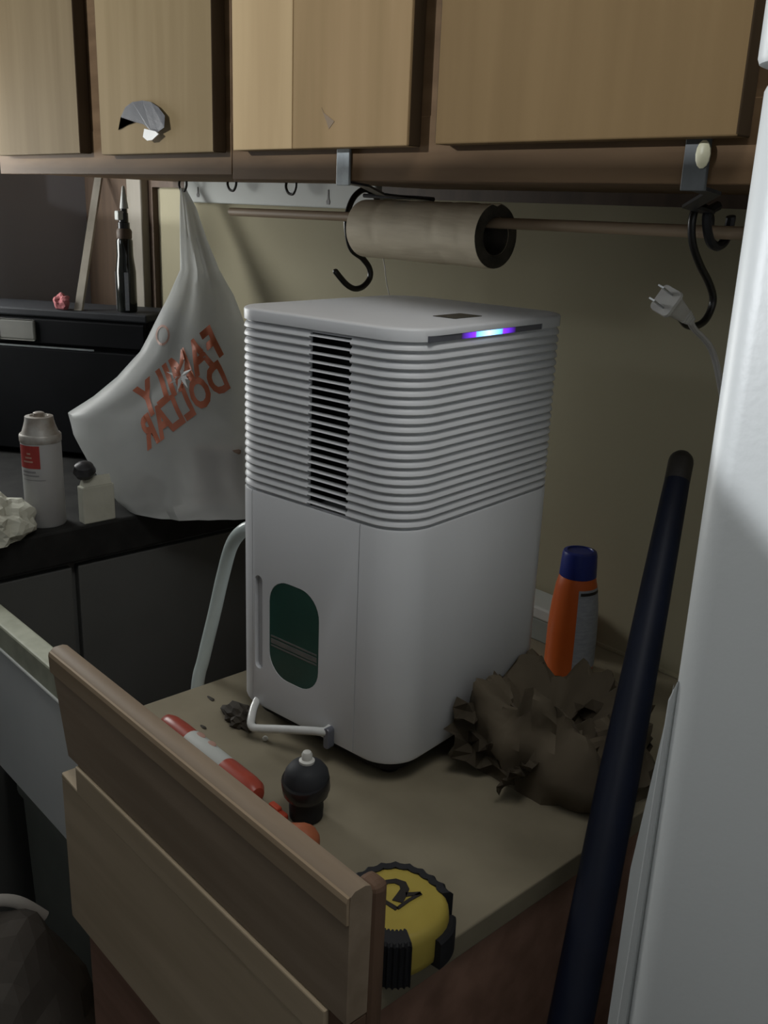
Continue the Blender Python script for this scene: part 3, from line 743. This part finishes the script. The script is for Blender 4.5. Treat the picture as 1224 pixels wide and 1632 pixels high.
# ================================================================== left run
LX = -1.305; LZ = -.475
t = thing('corner_cabinet', (-1.65, .2, FLOOR), 'dark charcoal base cabinet run along the left wall with black worktop', 'cabinet')
b = B(); box(b, -1.979, LX, -.399, .958, LZ-.056, LZ, .004); new('worktop', b, black_counter, t)
b = B(); box(b, -1.979, LX-.025, -.399, .957, FLOOR+.09, LZ-.056); new('carcass', b, dark_front, t)
for y0, y1 in ((-.39, -.195), (-.185, .19), (.2, .575), (.585, .95)):
    b = B(); box(b, LX-.025, LX-.010, y0, y1, FLOOR+.12, LZ-.066, .002); new('cabinet_door', b, dark_front, t)
# white hinged panel standing open from the dark cabinet
t = thing('hinged_panel', (-1.1, .40, -.757), 'white enamel panel standing open from the dark cabinet front', 'panel')
b = B(); box(b, -1.312, -.90, .400, .425, -.757, -.566, .001); new('panel_face', b, white_panel_m, t)
b = B(); box(b, -1.312, -.90, .3995, .427, -.566, -.526, .003); new('top_edge', b, pale_trim, t, label='scuffed pale green top edge')
b = B(); tube(b, [(-1.312, .399, -.5615), (-.90, .399, -.5615)], .0022, 8, 0); new('bead', b, rail_white, t, smooth=True, label='bright bead along the face')

# microwave in the corner, turned to the room
MA = math.atan2(.17, .23)
mo = Vector((-1.56, .85, LZ))
t = thing('microwave', mo+Vector((-.18, .0, 0)), 'black microwave oven standing on the dark worktop in the corner', 'microwave')
u = Vector((.23, .17, 0)).normalized(); v = Vector((-u.y, u.x, 0))
def mbox(u0, u1, v0, v1, z0, z1, bev=0):
    b = B(); box(b, u0, u1, v0, v1, z0, z1, bev)
    bmesh.ops.transform(b, matrix=Matrix.Translation(mo) @ Matrix(((u.x, v.x, 0, 0), (u.y, v.y, 0, 0), (0, 0, 1, 0), (0, 0, 0, 1))), verts=b.verts)
    return b
new('casing', mbox(-.40, 0, .004, .13, .01, .272, .004), black_case, t)
new('top_rim', mbox(-.402, .002, -.004, .13, .262, .276, .003), dark_grey_plast, t)
new('oven_door', mbox(-.40, -.002, -.010, .003, .012, .205, .002), black_case, t)
new('control_strip', mbox(-.40, -.002, -.008, .003, .214, .258, .002), black_case, t)
new('thin_line', mbox(-.40, -.10, -.0105, -.009, .2065, .2095), galv, t)  # thin pale line above the oven door
new('pale_plate', mbox(-.287, -.214, -.011, -.008, .218, .256, .004), plate_m, t, label='pale rounded plate')  # paler rounded plate on the microwave front
for q in (-.36, -.03):
    new('foot', mbox(q-.012, q+.012, .02, .04, 0, .012), rubber, t)
MT = LZ+.276
# items on top of the microwave
t = thing('glass_bottle', (-1.617, .845, MT), 'dark glass bottle with pale cap standing on the black microwave', 'bottle')
bx, by = -1.622, .846
b = B(); lathe(b, [(.0165, 0), (.018, .003), (.018, .072), (.0165, .084), (.0145, .10), (.0145, .125), (.012, .130)], (bx, by, MT), 22); new('glass_body', b, glass_dark, t, smooth=True)
for aa in (-2.25, -.65):
    b = B(); VV = [[b.verts.new((bx+.0186*math.cos(aa+.38*j/4), by+.0186*math.sin(aa+.38*j/4), MT+z)) for j in range(5)] for z in (.004, .071)]
    for j in range(4): b.faces.new((VV[0][j], VV[0][j+1], VV[1][j+1], VV[1][j]))
    new('label_edge', b, label_pale, t)
b = B(); lathe(b, [(.0125, .128), (.0135, .130), (.0135, .142), (.011, .146)], (bx, by, MT), 18); new('neck_band', b, dark_wood, t, smooth=True)
b = B(); lathe(b, [(.0105, .145), (.0105, .156), (.0085, .157), (.0085, .172), (.006, .174)], (bx, by, MT), 16); new('neck', b, panel_black, t, smooth=True)
b = B(); box(b, bx-.007, bx+.007, by-.014, by+.004, MT+.160, MT+.176, .002); new('cap', b, rail_white, t)
b = B(); lathe(b, [(.0075, 0), (.0068, .006), (.0025, .036), (.001, .038)], (bx+.004, by, MT+.180), 12); new('spout', b, rail_white, t, smooth=True)
b = B(); lathe(b, [(.006, .172), (.006, .182)], (bx+.002, by, MT), 12); new('stem', b, panel_black, t, smooth=True)
b = B()
R = []
for (x, y, z) in ((-1.668, .772, MT+.001), (-1.885, .935, .052)):
    R.append([Vector((x-.005, y-.005, z)), Vector((x+.006, y+.004, z)), Vector((x+.004, y+.009, z)), Vector((x-.008, y-.001, z))])
rings(b, R); tag(new('wood_stick', b, post_grey), 'thin pale stick leaning in the corner behind the microwave', 'stick')
b = B(); blob(b, (-1.700, .757, MT+.013), (.016, .012, .014), 3, .35, 60, 2, squash=MT); tag(new('sponge', b, pink), 'small crumpled pink sponge on top of the microwave', 'sponge')

# white spray can
ax_, ay_ = -1.352, .556
t = thing('aerosol_can', (ax_, ay_, LZ), 'white aerosol can with red label square on the dark worktop', 'can')
b = B(); lathe(b, [(.0275, 0), (.029, .002), (.029, .128), (.028, .130)], (ax_, ay_, LZ), 30); new('can_body', b, can_white, t, smooth=True)
b = B(); lathe(b, [(.0295, .128), (.0300, .130), (.0300, .138), (.0285, .140)], (ax_, ay_, LZ), 30); new('rim', b, can_metal, t, smooth=True)
b = B(); lathe(b, [(.027, .139), (.0225, .152), (.0205, .160), (.0200, .165), (.0135, .166), (.0125, .1635), (.0085, .1635), (.0080, .170), (.006, .171)], (ax_, ay_, LZ), 26); new('dome', b, can_metal, t, smooth=True)
def awrap(a_0, a_1, z_0, z_1, m, nm, parent, off):
    b = B(); VV = [[b.verts.new((ax_+(.029+off)*math.cos(a_0+(a_1-a_0)*j/8), ay_+(.029+off)*math.sin(a_0+(a_1-a_0)*j/8), LZ+z)) for j in range(9)] for z in (z_0, z_1)]
    for j in range(8): b.faces.new((VV[0][j], VV[0][j+1], VV[1][j+1], VV[1][j]))
    return new(nm, b, m, parent)
vd = math.atan2(-ay_, -ax_)
lab = awrap(vd-1.35, vd-.10, .092, .126, can_red, 'red_label', t, .0004)
for i in range(3): awrap(vd-1.0+.12*i, vd-.45-.05*i, .101+.006*i, .1035+.006*i, print_brown, 'label_print', lab, .0008)
awrap(vd-1.2, vd-.2, .080, .082, grey_print2, 'text_line', t, .0004); awrap(vd-1.15, vd-.35, .085, .088, grey_print2, 'text_line', t, .0004); awrap(vd-1.15, vd+.1, .074, .0748, grey_print2, 'text_line', t, .0004)
# crumpled towel and cup
b = B(); blob(b, (-1.350, .468, LZ+.018), (.062, .052, .035), 4, .38, 26, 6, squash=LZ); tag(new('paper_towel', b, cloth_white), 'crumpled white paper towel in front of the aerosol can', 'paper towel')
t = thing('white_box', (-1.298, .622, LZ), 'small white carton standing beside the plastic bag on the dark worktop', 'box')
b = B(); box(b, -1.327, -1.309, .596, .648, LZ, LZ+.058, .002); new('carton', b, cloth_white, t)
b = B(); prism(b, [(-1.327, LZ+.058), (-1.309, LZ+.058), (-1.316, LZ+.072)], 'y', .600, .644); new('folded_top', b, cloth_white, t)
b = B(); lathe(b, [(.004, 0), (.013, .002), (.017, .010), (.0135, .020), (.006, .024), (.002, .0242)], (-1.318, .606, LZ+.0725), 14, (.3, -.2, 1)); tag(new('bottle_lid', b, iron_dark, smooth=True), 'dark round lid lying on the small white carton', 'lid')

# ================================================================== plastic bag
# bag outline: v (down), left, right edge, and the two matching room points
ROWS = [((-1.546, .917, .019), (-1.539, .924, .019)), ((-1.524, .902, -.013), (-1.505, .923, -.012)), ((-1.494, .883, -.064), (-1.463, .917, -.062)),
        ((-1.466, .865, -.114), (-1.421, .915, -.111)), ((-1.457, .838, -.154), (-1.384, .918, -.150)), ((-1.450, .801, -.203), (-1.345, .916, -.198)),
        ((-1.444, .772, -.243), (-1.317, .913, -.235)), ((-1.448, .733, -.282), (-1.291, .907, -.273)), ((-1.459, .694, -.313), (-1.273, .900, -.303)),
        ((-1.474, .657, -.338), (-1.258, .895, -.326)), ((-1.452, .654, -.368), (-1.241, .888, -.356)), ((-1.419, .659, -.403), (-1.222, .876, -.392)),
        ((-1.382, .667, -.438), (-1.204, .864, -.428)), ((-1.356, .673, -.460), (-1.192, .853, -.455)), ((-1.331, .681, -.472), (-1.190, .836, -.472)),
        ((-1.302, .703, -.4725), (-1.208, .806, -.4725))]
DEP = [.004, .008, .014, .022, .030, .040, .048, .055, .060, .063, .064, .064, .062, .058, .050, .036]
def bagpt(s, h, out=0.0, back=False):
    """s in -1..1 across, h in 0..15 down the bag; front face towards the room"""
    i = min(int(h), 14); f_ = h-i
    A = Vector(ROWS[i][0]).lerp(Vector(ROWS[i+1][0]), f_); Bq = Vector(ROWS[i][1]).lerp(Vector(ROWS[i+1][1]), f_)
    d = DEP[i]+(DEP[i+1]-DEP[i])*f_
    cc = (A+Bq)/2; hv = (Bq-A)/2
    nn = Vector((hv.y, -hv.x, 0)).normalized()
    q = math.sqrt(max(0, 1-s*s))
    sgn = -1 if back else 1
    fold = 1.15*(.010*noise.noise(Vector((s*2.6+.8*h/15, h*.16, 3.3)))+.005*noise.noise(Vector((s*6+h*.10, h*.30, 8.1)))+.004*abs(noise.noise(Vector((s*4-h*.35, h*.5+s*2, 1.7)))))*min(1, d/.03)
    edge = .05*noise.noise(Vector((h*.7, s, 4.4)))
    p = cc+hv*s*(1+edge*.4*(1-q))+nn*(sgn*(d*q*.8+fold*q)+out)
    p.z = max(p.z, LZ+.0015 if p.x < LX+.02 else -.50)
    return p
t = thing('plastic_bag', (-1.33, .77, -.4725), 'white plastic carrier bag with mirrored red lettering hanging from a cup hook', 'bag')
b = B(); R = []; NS = 44
for j in range(91):
    h = 15*j/90; ring = []
    for i in range(NS): ring.append(bagpt(math.cos(math.pi*2*i/NS), h, 0, math.sin(math.pi*2*i/NS) < -1e-6))
    R.append(ring)
rings(b, R); new('bag_film', b, bag_white, t, smooth=True)
# the two lines of lettering, printed on the far side of the film and so read in mirror image
HV = [300, 330, 380, 430, 470, 520, 560, 600, 632, 657, 690, 730, 770, 800, 825, 838]
XL = [287, 286, 287, 287, 270, 243, 222, 188, 150, 110, 119, 140, 166, 185, 205, 240]
XR = [296, 312, 330, 350, 372, 392, 405, 415, 420, 424, 428, 430, 430, 428, 415, 380]
def film(u_, v_):                      # flat print coordinates -> (s, h) on the film
    for i in range(15):
        if v_ <= HV[i+1] or i == 14:
            f_ = (v_-HV[i])/(HV[i+1]-HV[i]); l_ = XL[i]+(XL[i+1]-XL[i])*f_; r_ = XR[i]+(XR[i+1]-XR[i])*f_
            return max(-.98, min(.98, (u_-l_)/(r_-l_)*2-1)), i+f_
def lettering(body, org, ud, vd_, width, height, m, nm):
    b = text_mesh(body, 1.0, .040)
    xs = [q.co.x for q in b.verts]; ys = [q.co.y for q in b.verts]; x0, x1, y0, y1 = min(xs), max(xs), min(ys), max(ys)
    for q in b.verts:
        a = (q.co.x-x0)/(x1-x0)*width; c_ = (q.co.y-y0)/(y1-y0)*height
        q.co = bagpt(*film(org[0]+ud[0]*a+vd_[0]*c_, org[1]+ud[1]*a+vd_[1]*c_), .0019)
    new(nm, b, m, t)
lettering('FAMILY', (362, 560), (-.76, .65), (-.42, -.91), 158, 52, print_red, 'printed_lettering')
lettering('DOLLAR', (374, 612), (-.80, .60), (-.42, -.91), 158, 50, print_red, 'printed_lettering')
b = B(); cx_, cy_ = 297, 592; ctr = b.verts.new(bagpt(*film(cx_, cy_), .0022)); st = []
for i in range(16):
    a = 2*math.pi*i/16+.2; r_ = (26 if i % 4 == 0 else 21) if i % 2 == 0 else 8
    st.append(b.verts.new(bagpt(*film(cx_+r_*math.cos(a), cy_+r_*math.sin(a)), .0022)))
for i in range(16): b.faces.new((ctr, st[i], st[(i+1) % 16]))
new('printed_star', b, print_white, t)
b = B(); VV = []
for r_ in (9.5, 12.5): VV.append([b.verts.new(bagpt(*film(264+r_*math.cos(2*math.pi*i/20), 531+r_*1.25*math.sin(2*math.pi*i/20)), .0014)) for i in range(20)])
for i in range(20): b.faces.new((VV[0][i], VV[0][(i+1) % 20], VV[1][(i+1) % 20], VV[1][i]))
new('printed_ring', b, print_brown, t)
# contents seen through the film
b = B(); box(b, -.040, .036, -.014, .014, 0, .095, .004)
bmesh.ops.transform(b, matrix=Matrix.Translation((-1.262, .808, -.468)) @ Matrix.Rotation(.831, 4, 'Z'), verts=b.verts)
tag(new('carton', b, brown_box), 'brown carton showing through the lower right of the white bag', 'carton')
b = B(); blob(b, (-1.322, .712, -.446), (.026, .026, .024), 3, .3, 30, 9, squash=LZ+.003); tag(new('rag', b, sack_dark), 'dark crumpled rag showing through the bottom of the white bag', 'rag')

# ================================================================== floor clutter at lower left
t = thing('storage_bin', (-1.17, .53, FLOOR), 'grey-green plastic storage bin on the floor under the white panel', 'bin')
b = B(); rings(b, [[(x-1.165, y+.535, z) for x, y in rrect(w_, d_, .03, 4)] for w_, d_, z in ((.115, .072, FLOOR), (.125, .082, -.865), (.130, .088, -.86), (.130, .088, -.835), (.125, .082, -.835), (.115, .072, -.87))])
new('tub', b, bin_grey, t, smooth=True)
b = B(); box(b, -1.30, -1.03, .445, .625, -.835, -.822, .004); new('bin_lid', b, bin_grey, t)
t = thing('dark_sack', (-.99, .30, FLOOR), 'dark slumped sack with pale strap on the floor at lower left', 'sack')
SC, SRr = Vector((-.985, .30, -1.12)), (.115, .125, .285)
b = B(); blob(b, SC, SRr, 4, .10, 9, 12, squash=FLOOR); new('sack_body', b, sack_dark, t)
def sk(x, y): return (x, y, SC.z+SRr[2]*1.09*math.sqrt(max(.02, 1-((x-SC.x)/SRr[0])**2-((y-SC.y)/SRr[1])**2)))
b = B(); tube(b, [sk(-1.03, .25), sk(-1.015, .28), sk(-1.005, .31), sk(-1.0, .34), sk(-.995, .37)], .0075, 8, 5, flat=.5); new('strap', b, cord_white, t, smooth=True, label='pale ribbed strap')
b = B(); blob(b, (-.80, .15, FLOOR+.12), (.075, .07, .13), 3, .25, 12, 20, squash=FLOOR); tag(new('cloth_heap', b, sack_red), 'maroon cloth heap on the floor against the wooden drawers', 'cloth')

# ------------------------------------------------------------------ raise everything from eye-height zero to the floor
for o in list(COL.objects):
    if o.parent is None and o.type in ('MESH', 'EMPTY'): o.location.z += H
